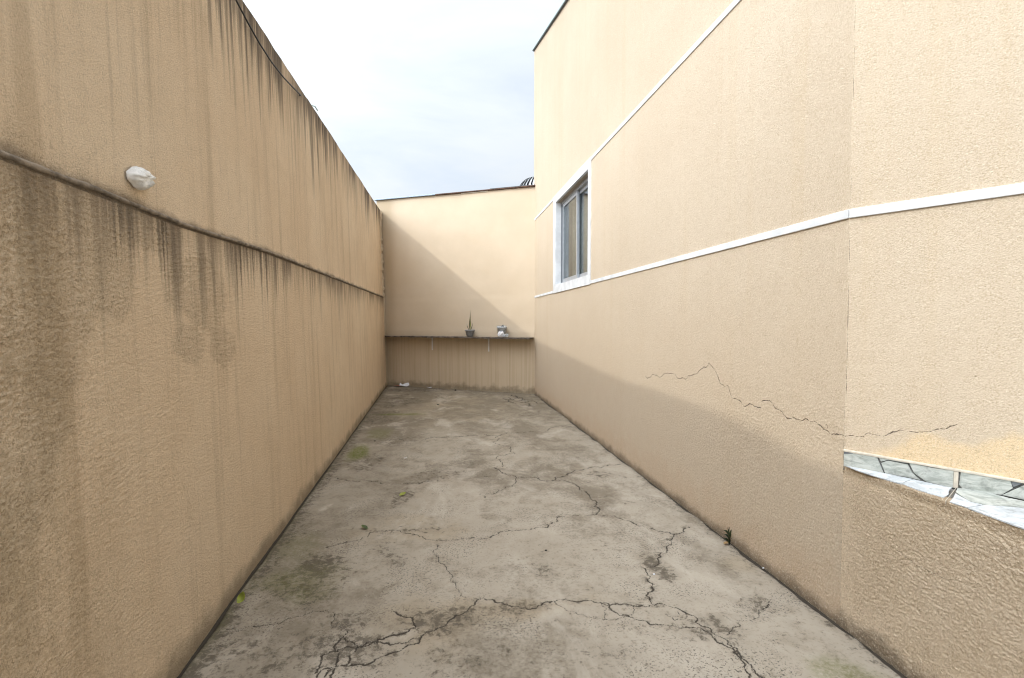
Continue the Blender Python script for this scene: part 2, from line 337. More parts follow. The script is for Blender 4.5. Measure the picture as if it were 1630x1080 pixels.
M = dict(left=m_left(), right=m_right(), porch=m_porch(), back=m_back(), floor=m_floor(),
    ledge=plain('soot_grey_mortar', (.30, .25, .195), .9, spec=.15, var=.28, scale=26, bump=.8),
    white=plain('white_trim_paint', (.74, .76, .775), .7, spec=.3, var=.09, scale=7, bump=.15),
    alu=plain('grey_aluminium', (.48, .51, .55), .38, .55, .5, .06), dalu=plain('dark_aluminium', (.22, .24, .27), .4, .4, .5, .08),
    coping_grey=plain('zinc_flashing', (.26, .31, .37), .45, .6, .5, .15), coping_red=plain('rusty_flashing', (.15, .085, .06), .75, .1, .3, .35, 30),
    edge=plain('dark_roof_edge', (.07, .08, .085), .5, .4, .4, .15), glassy=plain('pale_roof_sheet', (.45, .60, .60), .4, 0, .5, .1),
    mortar=plain('cream_tile_mortar', (.66, .60, .50), .85, spec=.2, var=.1, scale=30, bump=.3),
    soil=plain('potting_soil', (.035, .025, .018), .95, spec=.1, var=.3, scale=60, bump=.6),
    pot=plain('grey_plastic_pot', (.29, .30, .31), .5, spec=.4, var=.06), pail=plain('scuffed_white_plastic', (.58, .62, .65), .45, spec=.45, var=.2, scale=30),
    paper=plain('white_paper', (.78, .79, .82), .8, spec=.2, var=.05), redpaper=plain('red_wrapper', (.55, .13, .08), .5, spec=.4, var=.15),
    leaf=plain('green_leaf', (.09, .12, .03), .55, spec=.35, var=.25, scale=30), yleaf=plain('yellow_green_leaf', (.30, .33, .05), .55, spec=.35, var=.2, scale=40),
    dryleaf=plain('dry_tan_leaf', (.42, .27, .12), .8, var=.2, scale=50), weed=plain('dark_weed_leaf', (.035, .05, .018), .6, var=.25, scale=40),
    cable=plain('black_cable', (.012, .012, .013), .5), steel=plain('galvanised_steel', (.60, .61, .62), .36, .75, .5, .12, 8), dark=plain('dark_gap', (.02, .02, .02), .9),
    board=plain('weathered_shelf_board', (.24, .20, .165), .85, spec=.15, var=.36, scale=14, bump=.5), bracket=plain('white_bracket_enamel', (.74, .74, .72), .5, var=.06),
    curtain=plain('beige_curtain', (.86, .79, .68), .95, spec=.05, var=.05), room=plain('inside_wall', (.30, .26, .21), .9), concrete=plain('bare_concrete', (.33, .31, .28), .9, spec=.15, var=.15, scale=4, bump=.3),
    ground=plain('dusty_ground', (.22, .19, .15), .95, spec=.1, var=.2, scale=.6), foil=plain('expanding_foam', (.90, .89, .86), .85, spec=.25, var=.08, scale=32, bump=.7))
def m_stone(name, a, b):
    g = G(name); p = g.pos(); n = g.noise(g.pos((14, 14, 50)), 1, 6, .65, .8); n2 = g.noise(p, 34, 4, .6)
    c = g.mix(g.step(n, .34, .62), a, b); c = g.mix(g.mul(g.step(n2, .5, .72), .45), c, tuple(q * .45 for q in a)); c = g.mix(g.mul(g.step(g.noise(p, 14, 5, .7, .6), .56, .7), .5), c, (.13, .13, .11))
    return g.done(c, .8, g.bump(n, .6, .005), .15)
M['stone_green'] = m_stone('green_grey_slate', (.32, .345, .315), (.50, .52, .485)); M['stone_dark'] = m_stone('dark_slate', (.12, .13, .14), (.2, .21, .22))
M['stone_pale'] = m_stone('pale_blue_grey_slate', (.44, .47, .49), (.58, .61, .63)); M['joint'] = plain('dark_stone_joint', (.17, .17, .165), .9, var=.3, scale=40)
g = G('window_glass'); M['glass'] = g.m
fr = g.t.nodes.new('ShaderNodeFresnel'); fr.inputs[0].default_value = 1.5; tr = g.t.nodes.new('ShaderNodeBsdfTransparent'); tr.inputs[0].default_value = (.80, .84, .83, 1)
gl_ = g.t.nodes.new('ShaderNodeBsdfGlossy'); gl_.inputs['Roughness'].default_value = .02; gl_.inputs['Color'].default_value = (.9, .92, .95, 1)
mxs = g.t.nodes.new('ShaderNodeMixShader'); g.t.links.new(g.mul(fr.outputs[0], .8), mxs.inputs[0]); g.t.links.new(tr.outputs[0], mxs.inputs[1]); g.t.links.new(gl_.outputs[0], mxs.inputs[2]); g.t.links.new(mxs.outputs[0], g.out.inputs[0])
M['lintel'] = plain('raw_brown_lintel', (.40, .35, .28), .85, var=.1)
g.b.inputs['Roughness'].default_value = .03; g.b.inputs['Base Color'].default_value = (.8, .85, .87, 1); g.b.inputs['Alpha'].default_value = .30; g.b.inputs['Specular IOR Level'].default_value = .6

# ------------------------------------------------------------------ ground out to the horizon
bm = bmesh.new(); vs_ = [bm.verts.new(p) for p in ((-1500, -1500, -.06), (1500, -1500, -.06), (1500, 1500, -.06), (-1500, 1500, -.06))]; bm.faces.new(vs_)
tag(frombm('ground', bm, M['ground']), kind='structure')

# ------------------------------------------------------------------ cracked driveway
def jag(pts, rough=.15, lev=5):
    p = [np.array(q[:2], float) for q in pts]
    for l in range(lev):
        o = [p[0]]
        for a, b in zip(p, p[1:]):
            d = b - a; n = np.array([-d[1], d[0]]); o += [(a + b) / 2 + n * rng.normal(0, rough), b]
        p = o
        if np.linalg.norm(p[1] - p[0]) < .008: break
    return np.array(p)
Z7 = lambda pts: [on_z(400 + x / 2.25, 600 + y / 2.25) for x, y in pts]
Z8 = lambda pts: [on_z(900 + x / 2.7, 680 + y / 2.7) for x, y in pts]
Z6 = lambda pts: [on_z(600 + x / 6.037, 580 + y / 6.037) for x, y in pts]
CR = []   # polyline, half width m, strength, halo radius, halo strength
def C(pts, w=.0035, s=1., hr=.03, hs=.25): CR.append((jag(pts), w, s, hr, hs))
C(Z7([(-90, 905), (0, 893), (90, 885), (180, 855), (265, 835), (300, 865), (340, 905), (330, 930), (345, 950)]), .0035)
C(Z7([(200, 1120), (235, 1080), (290, 1040), (360, 1030), (440, 1010), (500, 990), (560, 960), (610, 930), (660, 905), (710, 870), (760, 845), (800, 815), (825, 793), (865, 797), (910, 815), (960, 822), (1000, 832), (1050, 808), (1085, 803), (1125, 795)])
  + Z8([(100, 745), (150, 755), (250, 760), (370, 765), (450, 770), (520, 800), (580, 850), (640, 890), (680, 905), (740, 950), (800, 1030), (850, 1080)]), .0055, 1, .04, .45)
C(Z8([(150, 755), (200, 790), (270, 810), (330, 830), (400, 850), (470, 855), (560, 860), (600, 875), (640, 905), (700, 945), (740, 980), (775, 1020), (790, 1060), (810, 1110)]), .0055, 1, .035, .4)
C(Z7([(300, 985), (370, 970), (450, 945), (540, 920), (590, 895), (570, 860), (500, 835)]), .006, 1, .03, .5)
C(Z7([(260, 1075), (310, 1000), (300, 960), (330, 930), (380, 965), (450, 950), (520, 955), (580, 935)]), .0055, 1, .03, .5); C(Z7([(450, 935), (455, 958)]), .005)
C(Z7([(380, 965), (355, 1010), (340, 1030)]), .0045); C(Z7([(230, 1060), (250, 1000), (300, 985)]), .005); C(Z7([(300, 1040), (290, 1090), (300, 1130)]), .005)
C(Z8([(370, 760), (378, 700), (362, 650), (375, 600), (400, 550), (440, 510), (460, 480), (465, 460), (500, 452), (530, 428)]), .0055, 1, .05, .55)
C(Z8([(465, 460), (420, 450), (350, 430), (280, 405), (210, 382), (130, 375), (100, 378), (0, 385)]) + Z7([(1080, 520), (1060, 540), (1000, 547), (900, 553), (850, 578), (780, 578), (690, 585), (640, 582), (600, 570), (540, 558), (490, 548), (425, 557), (385, 585), (330, 597), (270, 612)]), .0055, .95, .04, .35)
C(Z8([(130, 375), (125, 340), (110, 310), (60, 270), (0, 230)]) + Z7([(1080, 370), (1000, 360), (950, 362), (900, 345), (870, 325)]), .0075, .95, .05, .35); C(Z7([(870, 325), (890, 300), (945, 275), (930, 250), (885, 212)]), .0045, .6, .04, .1)
C(Z7([(1080, 372)]) + Z8([(0, 210), (40, 185), (100, 175), (180, 162), (240, 158)]), .008, .95, .04, .3); C(Z8([(110, 300), (150, 302), (195, 295)]), .004, .8)
C(Z7([(420, 228), (520, 222), (600, 228), (700, 215), (800, 210), (880, 210), (960, 200), (1060, 195), (1180, 183)]), .010, .9, .07, .25)
C(Z7([(245, 372), (340, 368), (430, 375), (510, 383), (600, 383), (660, 378)]), .008, .8, .06, .4); C(Z7([(665, 600), (670, 650), (700, 690), (720, 720), (740, 760), (775, 790)]), .003, .7)
C(Z8([(690, 890), (740, 855), (800, 825), (830, 785), (870, 755), (900, 740)]), .0035, 1, .045, .4); C(Z8([(0, 785), (60, 805), (130, 820), (170, 825), (230, 820), (290, 815)]), .003, .8)
C(Z8([(155, 760), (170, 800), (165, 830)]), .003, .8); C(Z8([(290, 765), (295, 790), (285, 810)]), .003, .8); C(Z7([(950, 362), (940, 385), (900, 405), (860, 420)]), .004, .8)
C(Z7([(1085, 803), (1110, 822), (1130, 835)]), .0035); C(Z8([(480, 790), (440, 810), (470, 830), (520, 800)]), .003, .8)
C(Z6([(1210, 330), (1260, 345), (1300, 375), (1380, 370), (1430, 360), (1460, 395), (1510, 400)]), .016, .95, .08, .45); C(Z6([(1280, 295), (1340, 310), (1370, 350), (1400, 330), (1340, 300)]), .016, .95, .08, .5)
C(Z6([(1250, 320), (1300, 345), (1350, 320)]), .014, .9); C(Z6([(1440, 365), (1490, 350), (1600, 380)]), .014, .9, .08, .4)
def crack_field(shape): return np.full(shape, .05), np.full(shape, .002)
X = np.linspace(-1.235, XR + .01, 740); Y = np.concatenate([np.linspace(-5, 1.3, 22), np.geomspace(1.33, 11.35, 880)])
GX, GY = np.meshgrid(X, Y, indexing='ij'); FLD = crack_field(GX.shape); stain = np.zeros(GX.shape); moss = np.zeros(GX.shape); warm = np.zeros(GX.shape)
WOB = fbm(GX * 30, GY * 30, 3)
def segs(pl, w, s, hr, hs, GX, GY, X, Y, fld, stain, wob, cell=.42):
    """nearest distance to the crack line and its half width there; the material draws the ragged edge"""
    cd, cw = fld
    for a, b in zip(pl, pl[1:]):
        R = max(hr * 2.2, .05); i0, i1 = np.searchsorted(X, [min(a[0], b[0]) - R, max(a[0], b[0]) + R]); j0, j1 = np.searchsorted(Y, [min(a[1], b[1]) - R, max(a[1], b[1]) + R])
        if i1 <= i0 or j1 <= j0: continue
        gx, gy = GX[i0:i1, j0:j1], GY[i0:i1, j0:j1]; d = b - a; L = max(d @ d, 1e-9); t = np.clip(((gx - a[0]) * d[0] + (gy - a[1]) * d[1]) / L, 0, 1)
        dist = np.hypot(gx - a[0] - t * d[0], gy - a[1] - t * d[1]); wb = wob[i0:i1, j0:j1]
        ww = np.maximum(w * s * (.25 + 1.3 * wb ** 1.3), (Y[min(j1, len(Y) - 1)] - Y[min(j1, len(Y) - 1) - 1]) * cell); ww = np.minimum(ww, .014)
        m = dist < cd[i0:i1, j0:j1]; cd[i0:i1, j0:j1][m] = dist[m]; cw[i0:i1, j0:j1][m] = ww[m]
        if hs > 0: np.maximum(stain[i0:i1, j0:j1], hs * np.exp(-(dist / hr) ** 2 * 2) * np.clip((wb - .25) * 2.2, 0, 1), out=stain[i0:i1, j0:j1])
for c in CR: segs(c[0], c[1] * .92, *c[2:], GX, GY, X, Y, FLD, stain, WOB, .34)
B1 = fbm(GX * 3.1, GY * 3.1, 5); B2 = fbm(GX * 8 + 40, GY * 8, 4)
def blob(px, py, rx, ry, s, arr, ang=0):
    c = on_z(px, py); dx, dy = GX - c[0], GY - c[1]; ca, sa = math.cos(ang), math.sin(ang); u, v = dx * ca + dy * sa, -dx * sa + dy * ca
    r = np.sqrt((u / rx) ** 2 + (v / ry) ** 2) + (B1 - .5) * 1.5 + (B2 - .5) * .7; np.maximum(arr, s * sstep(1.15, .2, r), out=arr)
for q in ((498, 905, .22, .30, .75), (450, 930, .38, .35, .55), (622, 880, .12, .45, .45, .35), (688, 982, .20, .17, .62), (556, 990, .22, .12, .55), (530, 1035, .30, .16, .7), (866, 905, .09, .13, .6), (642, 792, .09, .22, .6),
          (650, 845, .35, .10, .5), (630, 640, .55, .9, .62), (640, 622, .9, .35, .6), (600, 665, .4, .8, .6), (625, 700, .5, .35, .35), (585, 735, .22, .5, .45), (1040, 900, .10, .22, .75), (1125, 1000, .18, .12, .45), (1205, 962, .12, .10, .55),
          (840, 660, .35, .3, .4), (830, 637, .4, .3, .35), (690, 755, .25, .25, .4), (740, 735, .22, .2, .4), (960, 755, .14, .12, .45), (848, 965, .45, .07, .45), (430, 1050, .45, .25, .5), (1000, 800, .15, .1, .3), (960, 1040, .25, .12, .35), (760, 1045, .3, .12, .3)):
    blob(q[0], q[1], q[2], q[3], q[4], stain, *(q[5:]))
for q in ((690, 980, .35, .25, .7), (650, 850, .5, .2, .6), (840, 968, .6, .1, .8), (700, 650, 1.2, 1.6, .55), (1180, 900, .1, .1, .5), (900, 640, .8, .8, .5), (660, 830, .3, .15, .5)): blob(*q, warm)
blob(572, 718, .13, .36, .95, moss); blob(632, 660, .45, .10, .8, moss); blob(600, 690, .2, .4, .45, moss); blob(1330, 1068, .16, .10, .5, moss); blob(450, 925, .3, .3, .35, moss); blob(470, 880, .2, .4, .25, moss)
# earth-filled gap along each wall foot
xlw = -1.01 - .0148 * GY
nL = fbm(GY * 5 + 3, GX * 6, 4); nR = fbm(GY * 5 + 90, GX * 6, 4); dL = GX - xlw; dR = XR - GX; tb = (GX - LF[0]) * -NB[0] * -1 + 0
dB = (GX - RF[0]) * NB[0] + (GY - RF[1]) * NB[1]
gl = sstep(.012 + .035 * nL, .004 + .012 * nL, dL); gr = sstep(.016 + .09 * np.clip(nR - .35, 0, 1), .003 + .035 * np.clip(nR - .35, 0, 1), dR); gb = sstep(.05 + .06 * nL, .01, dB)
gap = np.maximum(np.maximum(gl, gr), gb * .8); crack = np.clip(1.2 - FLD[0] / np.maximum(FLD[1], .003), 0, 1)
stain = np.maximum(stain, .75 * sstep(.10 + .22 * nL, .0, dL)); stain = np.maximum(stain, .55 * sstep(.05 + .22 * nR ** 2, .0, dR)); stain = np.maximum(stain, .7 * sstep(.05 + .55 * nL ** 2, .0, dB))
moss = np.maximum(moss, .45 * sstep(.15 * nL, 0, dL) * B1)
GZ = -.0055 * crack - .012 * gap + .006 * (B1 - .5) + .0022 * (B2 - .5)
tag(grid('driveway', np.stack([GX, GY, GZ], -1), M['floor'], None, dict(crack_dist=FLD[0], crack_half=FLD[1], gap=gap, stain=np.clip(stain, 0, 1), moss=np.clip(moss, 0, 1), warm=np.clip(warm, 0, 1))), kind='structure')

# ------------------------------------------------------------------ left boundary wall
bw = empty('boundary_wall', (-1.1, 5, 0), 'tall weathered beige boundary wall streaked with black soot along the left side', 'wall')
ys = np.concatenate([np.linspace(-4, .6, 8), np.geomspace(.62, 11.42, 640)])
PATCHES = [(90, 330, .34, .22), (40, 420, .22, .22), (160, 420, .22, .14), (182, 478, .08, .05), (320, 470, .30, .20), (300, 540, .16, .10), (360, 550, .16, .10), (215, 360, .30, .10), (30, 600, .18, .45), (20, 760, .15, .3)]
def patch_field(YY, ZZ):
    f = np.zeros(YY.shape); wv = fbm(YY * 5, ZZ * 5, 5)
    for px, py, ry, rz in PATCHES:
        c = on_plane(px, py, (-1.01, 0, 0), np.array([1, .0148, .027])); d = np.sqrt(((YY - c[1]) / ry) ** 2 + ((ZZ - c[2]) / rz) ** 2) + (wv - .5) * 1.3; f = np.maximum(f, sstep(1.12, .85, d))
    return f
def wall_sheet(zs_of, front, name):
    rows = []; at1 = []; at2 = []
    for y in ys:
        zt, zl_ = z_top(y), z_ledge(y); z = zs_of(y); w = (fbm(np.array([y * 1.7]), np.array([3.]), 3)[0] - .5) * .012
        x = xl(y, z) + front + w; r = [(a, y, b) for a, b in zip(x, z)]
        a1 = list(zt - z); a2 = list(zl_ - z)
        back = min(xl(y, z[0]), xl(y, z[-1])) - .17
        r += [(back, y, z[-1]), (back, y, z[0])]; a1 += [0, zt]; a2 += [a2[-1], a2[0]]; rows.append(r); at1.append(a1); at2.append(a2)
    P_ = np.array(rows)
    if name == 'lower_wall':
        n_ = P_.shape[1] - 2; yy, zz = P_[:, :n_, 1], P_[:, :n_, 2]; amp = np.interp(yy, [1., 2.2, 4.5, 6.5], [.0036, .0028, .0014, 0.]) * (.55 + .9 * fbm(yy * 2.2, zz * 2.2, 3))
        P_[:, :n_, 0] += amp * (grain(yy, zz, .0054) - .5) * (1 + .6 * patch_field(yy, zz))
    return grid(name, P_, M['left'], bw, dict(patch=patch_field(P_[..., 1], P_[..., 2]), below_top=np.array(at1), below_ledge=np.array(at2)), smooth=(name == 'lower_wall'))
tag(wall_sheet(lambda y: np.linspace(-.05, z_ledge(y) - .006, 420), .0, 'lower_wall'), 'rougher lower half with soot running down from the ledge')
tag(wall_sheet(lambda y: np.concatenate([np.linspace(z_ledge(y) - .004, z_top(y) - .03, 12), [z_top(y) + .012 * (fbm(np.array([y * 6]), np.array([1.]), 3)[0] - .5)]]), -.014, 'upper_wall'), 'upper half with dark streaks below its top edge')
# rough mortar ledge between the two halves
rows = []
for y in np.concatenate([np.linspace(-4, .7, 60), np.geomspace(.71, 11.35, 900)]):
    zl_ = z_ledge(y); nn = fbm(np.array([y * 23]), np.array([7.]), 4)[0] - .5; n2_ = fbm(np.array([y * 4]), np.array([37.]), 5)[0] - .5; pr = []
    for u, w in ((-.03, -.011), (.002, -.011), (.009, -.009), (.011, -.002), (.008, .004), (-.006, .007), (-.03, .009)): pr.append((xl(y, zl_) + u + (nn * .007 if -.02 < u else 0), y, zl_ + w * (1 + nn * .5) + n2_ * .010))
    rows.append(pr)
grid('ledge', np.array(rows), M['ledge'], bw)
# dried foam blob plugging a hole
def lw(px, py, off=0.): return on_plane(px, py, (-1.01 + off, 0, 0), np.array([1, .0148, .027]))
c = lw(221, 285); ey, ez = np.array([-.0148, 1, 0]), np.array([-.027, 0, 1])
out = [(202, 272), (212, 264), (216, 265), (225, 270), (234, 279), (240, 290), (234, 297), (229, 302), (222, 304), (214, 298), (207, 289), (203, 280)]
bm = bmesh.new(); out = [q for a, b in zip(out, out[1:] + out[:1]) for q in (a, ((a[0] + b[0]) / 2 + rng.normal(0, .9), (a[1] + b[1]) / 2 + rng.normal(0, .9)))]; base = [lw(*q) for q in out]; rings = []
for k, (s, d) in enumerate(((.92, -.006), (.92, .014), (.76, .026), (.48, .036), (.18, .033))):
    rings.append([bm.verts.new(c + (b - c) * s * (1 + rng.normal(0, .07) * (k > 0)) + np.array([d + rng.normal(0, .0055) * (k > 0), 0, 0])) for b in base])
for a, b in zip(rings, rings[1:]):
    for i in range(len(a)): bm.faces.new((a[i], a[(i + 1) % len(a)], b[(i + 1) % len(a)], b[i]))
bm.faces.new(rings[-1])
tag(frombm('foam_plug', bm, M['foil'], bw, True), 'lump of dried white foam stuck above the ledge')

# ------------------------------------------------------------------ house on the right
hs_ = empty('house', (XR, 5, 0), 'cream rendered house side with white bands, a window and slate porch edge along the right', 'house')
def roofz(y): return 4.185 + .2575 * y
WY0, WY1, WZ0, WZ1 = 5.91, 7.625, 1.985, 3.287        # window opening
Y_END = 9.485
wall_cr = [jag([on_plane(1000 + x / 2.587, 540 + y / 2.587, (XR, 0, 0), np.array([1., 0, 0]))[1:] for x, y in pts], .085, 5) for pts in
    ([(70, 152), (110, 148), (150, 143), (195, 146), (208, 163), (240, 165), (275, 145), (295, 130), (310, 115), (332, 98), (350, 120), (368, 150), (375, 180), (395, 195), (410, 192), (428, 243), (460, 252), (500, 265), (530, 280), (545, 282)],
     [(550, 258), (585, 256), (605, 285), (635, 300), (655, 328), (700, 332), (730, 328), (770, 340), (800, 365), (835, 392), (888, 397)], [(815, 352), (822, 365)])]
def face(y0, y1, z0, z1, cy, cz, ny, nz_, name='wall_face', top=None):
    yy = np.unique(np.concatenate([np.linspace(y0, y1, ny), cy[(cy > y0) & (cy < y1)]])); v = np.unique(np.concatenate([np.linspace(0, 1, nz_), (cz[(cz > z0) & (cz < z1)] - z0) / (z1 - z0)]))
    YY, VV = np.meshgrid(yy, v, indexing='ij'); zt = top(YY) if top else z1; ZZ = z0 + VV * (zt - z0); return yy, v, YY, ZZ
def house_face(y0, y1, z0, z1, top=None, cracks=False):
    cy = np.geomspace(2.0, 4.6, 640) if cracks else np.array([]); cz = np.arange(-.04, 1.30, .0040) if cracks else np.array([])
    yy, v, YY, ZZ = face(y0, y1, z0, z1, cy, cz, max(3, int((y1 - y0) / .05)), max(3, int((z1 - z0) / .05)), top=top); ck = crack_field(YY.shape); st = None
    if cracks:
        wob = fbm(YY * 40, ZZ * 40, 3)
        for pl in wall_cr: segs(pl,   .0032, 1, .012, .0, YY, ZZ, yy, z0 + v * (z1 - z0), ck, st, wob)
    w = (fbm(YY * .8, ZZ * .8, 3) - .5) * .008; w *= sstep(0, .1, YY - y0) * sstep(0, .1, y1 - YY)
    return grid('render_panel', np.stack([XR - (0 if not cracks else .0023 * (grain(YY, ZZ, .0062) - .35) * sstep(4.6, 2.3, YY) * sstep(1.3, .85, ZZ) * (.5 + .9 * fbm(YY * 3, ZZ * 3, 3))) + 0 * YY, YY, ZZ], -1)[:, ::-1], M['right'], hs_, dict(crack_dist=ck[0][:, ::-1], crack_half=ck[1][:, ::-1], fresh=np.zeros(YY.shape)))
house_face(1.985, Y_END, -.05, WZ0, cracks=True); house_face(1.985, WY0, WZ0, WZ1); house_face(WY1, Y_END, WZ0, WZ1)
house_face(1.985, Y_END, WZ1, 5, top=lambda y: roofz(y))
# far end wall, porch side wall, back shell and roof
E2 = BC + D2 * 3.2
tt = np.unique(np.concatenate([np.linspace(0, 3.2, 70), np.arange(0, .85, .0045)])); zz = np.unique(np.concatenate([np.linspace(Z_PORCH - .05, 4.0, 70), np.arange(.80, 1.13, .004)]))
TT, ZZ = np.meshgrid(tt, zz, indexing='ij'); ck = crack_field(TT.shape); st = None
def t2(px, py):
    q = on_plane(px, py, BC, N2); return np.array([(q - BC) @ D2, q[2]])
ZA = lambda pts: [t2(1300 + x / 4.909, 660 + y / 4.909) for x, y in pts]
segs(jag(ZA([(130, 155), (215, 168), (310, 172), (420, 148), (550, 162), (650, 122), (780, 142), (900, 130), (1000, 115), (1100, 78)]), .085, 5), .0021, 1, .01, 0, TT, ZZ, tt, zz, ck, st, fbm(TT * 40, ZZ * 40, 3))
segs(jag([(.0045, .83), (.006, 1.6), (.004, 2.6), (.006, 3.4)], .004, 6), .0017, 1, .01, 0, TT, ZZ, tt, zz, ck, st, fbm(TT * 40, ZZ * 14, 3) ** 1.6, 0)
nz_f = fbm(TT * 9, ZZ * 9, 4); prof = np.interp(tt, [.0, .10, .17, .24, .30, .36, .43, .48, .55, .65, 1.0, 3.2], [.80, .82, .86, .91, .955, .93, .90, .925, .96, .99, .93, .90])[:, None]
fresh = sstep(.03, -.02, ZZ - prof + (nz_f - .5) * .10) * sstep(.03, .22, TT + (nz_f - .5) * .1) * .85
TOP = ZZ.copy(); s_ = ZZ > 3.0; yy2 = BC[1] + D2[1] * TT; TOP[s_] = (3.0 + (ZZ - 3.0) * (roofz(yy2) - 3.0))[s_]
P = np.stack([BC[0] + D2[0] * TT, BC[1] + D2[1] * TT, TOP], -1)
tag(grid('porch_side_panel', P, M['right'], hs_, dict(crack_dist=ck[0], crack_half=ck[1], fresh=fresh)), 'slightly turned wall face above the slate edge, patched with fresh orange paint')
bm = bmesh.new(); q = [bm.verts.new(p) for p in ((XR + .002, Y_END, -.05), (9, Y_END, -.05), (9, Y_END, roofz(Y_END)), (XR + .002, Y_END, roofz(Y_END)))]; bm.faces.new(q)
q = [bm.verts.new(p) for p in ((9, Y_END, -.05), (9, E2[1], -.05), (9, E2[1], roofz(E2[1])), (9, Y_END, roofz(Y_END)))]; bm.faces.new(q)
q = [bm.verts.new(p) for p in ((9, E2[1], -.05), (E2[0], E2[1], -.05), (E2[0], E2[1], roofz(E2[1])), (9, E2[1], roofz(E2[1])))]; bm.faces.new(q)
frombm('rear_walls', bm, M['room'], hs_)
pts = [(XR - .022, Y_END + .03), (9, Y_END + .03), (9, E2[1] - .03), (E2[0] - .03, E2[1] - .03), (BC[0] - .045, BC[1] - .02)]
frombm('roof', prism_bm([(x, y, roofz(y) + .002) for x, y in pts], np.array([0, 0, .014])), M['edge'], hs_)
o_ = np.array([XR - .035, BC[1], roofz(BC[1]) + .018]); frombm('roof_sheet_edge', obox_bm(o_, (0, Y_END + .04 - BC[1], roofz(Y_END + .04) - roofz(BC[1])), (.25, 0, 0), (0, 0, .012)), M['glassy'], hs_)
# white string courses
def band(y0, y1, z0, z1): frombm('string_course', box_bm((XR - .009, y0, z0), (XR + .02, y1, z1)), M['white'], hs_, bevel=.003)
TY0, TY1, TZ0, TZ1 = 5.815, 7.775, 1.862, 3.405
band(1.985, TY0, 3.363, 3.403); band(TY1, Y_END, 3.363, 3.403); band(1.985, TY0, 1.868, 1.908); band(TY1, Y_END, 1.868, 1.908)
p0 = BC + N2 * .009 + np.array([0, 0, 1.868]); frombm('string_course', obox_bm(p0 + D2 * .002, D2 * 3.1, -N2 * .02, (0, 0, .04)), M['white'], hs_, bevel=.003)
p0 = BC + N2 * .009 + np.array([0, 0, 3.363]); frombm('string_course', obox_bm(p0 + D2 * .002, D2 * 3.1, -N2 * .02, (0, 0, .04)), M['white'], hs_, bevel=.003)
# window
wi = bpy.data.objects.new('window', None); COL.objects.link(wi); wi.parent = hs_; wi.location = (0, 6.77 - 5, WZ0); tag(wi, 'aluminium sliding window with two sashes in a white surround')
def wpart(name, lo, hi, m, bev=.002): return frombm(name, box_bm(lo, hi), M[m], wi, bevel=bev)
xs0, xs1 = XR - .014, XR + .02
wpart('surround', (xs0, TY0, WZ1), (xs1, TY1, TZ1), 'white'); wpart('surround', (xs0, TY0, TZ0), (xs1, TY1, WZ0), 'white')
wpart('surround', (xs0, TY0, WZ0), (xs1, WY0, WZ1), 'white'); wpart('surround', (xs0, WY1, WZ0), (xs1, TY1, WZ1), 'white')
# reveals of the recess
wpart('reveal', (xs1, WY1, WZ0 - .02), (XR + .19, WY1 + .02, WZ1 + .02), 'white', 0); wpart('reveal', (xs1, WY0 - .02, WZ0 - .02), (XR + .19, WY0, WZ1 + .02), 'white', 0)
wpart('reveal', (xs1, WY0, WZ1), (XR + .19, WY1, WZ1 + .02), 'lintel', 0); wpart('sill', (xs1, WY0, WZ0 - .02), (XR + .19, WY1, WZ0), 'white', 0)
fx0, fx1 = XR + .075, XR + .15
wpart('frame', (fx0, WY1 - .035, WZ0), (fx1, WY1, WZ1), 'dalu'); wpart('frame', (fx0, WY0, WZ0), (fx1, WY0 + .035, WZ1), 'dalu'); wpart('frame', (fx0, WY0 + .035, WZ1 - .045), (fx1, WY1 - .035, WZ1), 'alu'); wpart('frame', (fx0, WY0 + .035, WZ0), (fx1, WY1 - .035, WZ0 + .035), 'alu')
def sash(y0, y1, x, mat):
    z0, z1 = WZ0 + .037, WZ1 - .047; w = .05; bm = box_bm((x, y0, z0), (x + .028, y0 + w, z1)); box_bm((x, y1 - w, z0), (x + .028, y1, z1), bm); box_bm((x, y0 + w, z1 - w), (x + .028, y1 - w, z1), bm); box_bm((x, y0 + w, z0), (x + .028, y1 - w, z0 + w), bm)
    frombm('sash', bm, M[mat], wi); frombm('pane', box_bm((x + .011, y0 + w, z0 + w), (x + .016, y1 - w, z1 - w)), M['glass'], wi)
sash(6.72, WY1 - .075, fx0 + .008, 'alu'); sash(WY0 + .037, 6.80, fx0 + .042, 'alu')
wpart('sash_lock', (fx0 - .006, WY1 - .066, 2.45), (fx0 + .010, WY1 - .040, 2.53), 'dalu')
# room behind the glass (a shallow box) and its curtain
bm = bmesh.new(); x0, x1, y0, y1, z0, z1 = XR + .19, 4.6, 4.9, 8.9, .9, 3.9
for q in (((x1, y0, z0), (x1, y1, z0), (x1, y1, z1), (x1, y0, z1)), ((x0, y0, z0), (x1, y0, z0), (x1, y0, z1), (x0, y0, z1)), ((x0, y1, z0), (x1, y1, z0), (x1, y1, z1), (x0, y1, z1)), ((x0, y0, z0), (x1, y0, z0), (x1, y1, z0), (x0, y1, z0)), ((x0, y0, z1), (x1, y0, z1), (x1, y1, z1), (x0, y1, z1)),
          ((x0, y0, z0), (x0, WY0, z0), (x0, WY0, z1), (x0, y0, z1)), ((x0, WY1, z0), (x0, y1, z0), (x0, y1, z1), (x0, WY1, z1)), ((x0, WY0, z0), (x0, WY1, z0), (x0, WY1, WZ0), (x0, WY0, WZ0)), ((x0, WY0, WZ1), (x0, WY1, WZ1), (x0, WY1, z1), (x0, WY0, z1))): bm.faces.new([bm.verts.new(p) for p in q])
frombm('room', bm, M['room'], hs_)
yy = np.linspace(6.45, 7.60, 160); zz = np.linspace(1.7, 3.38, 12); YY, ZZ = np.meshgrid(yy, zz, indexing='ij')
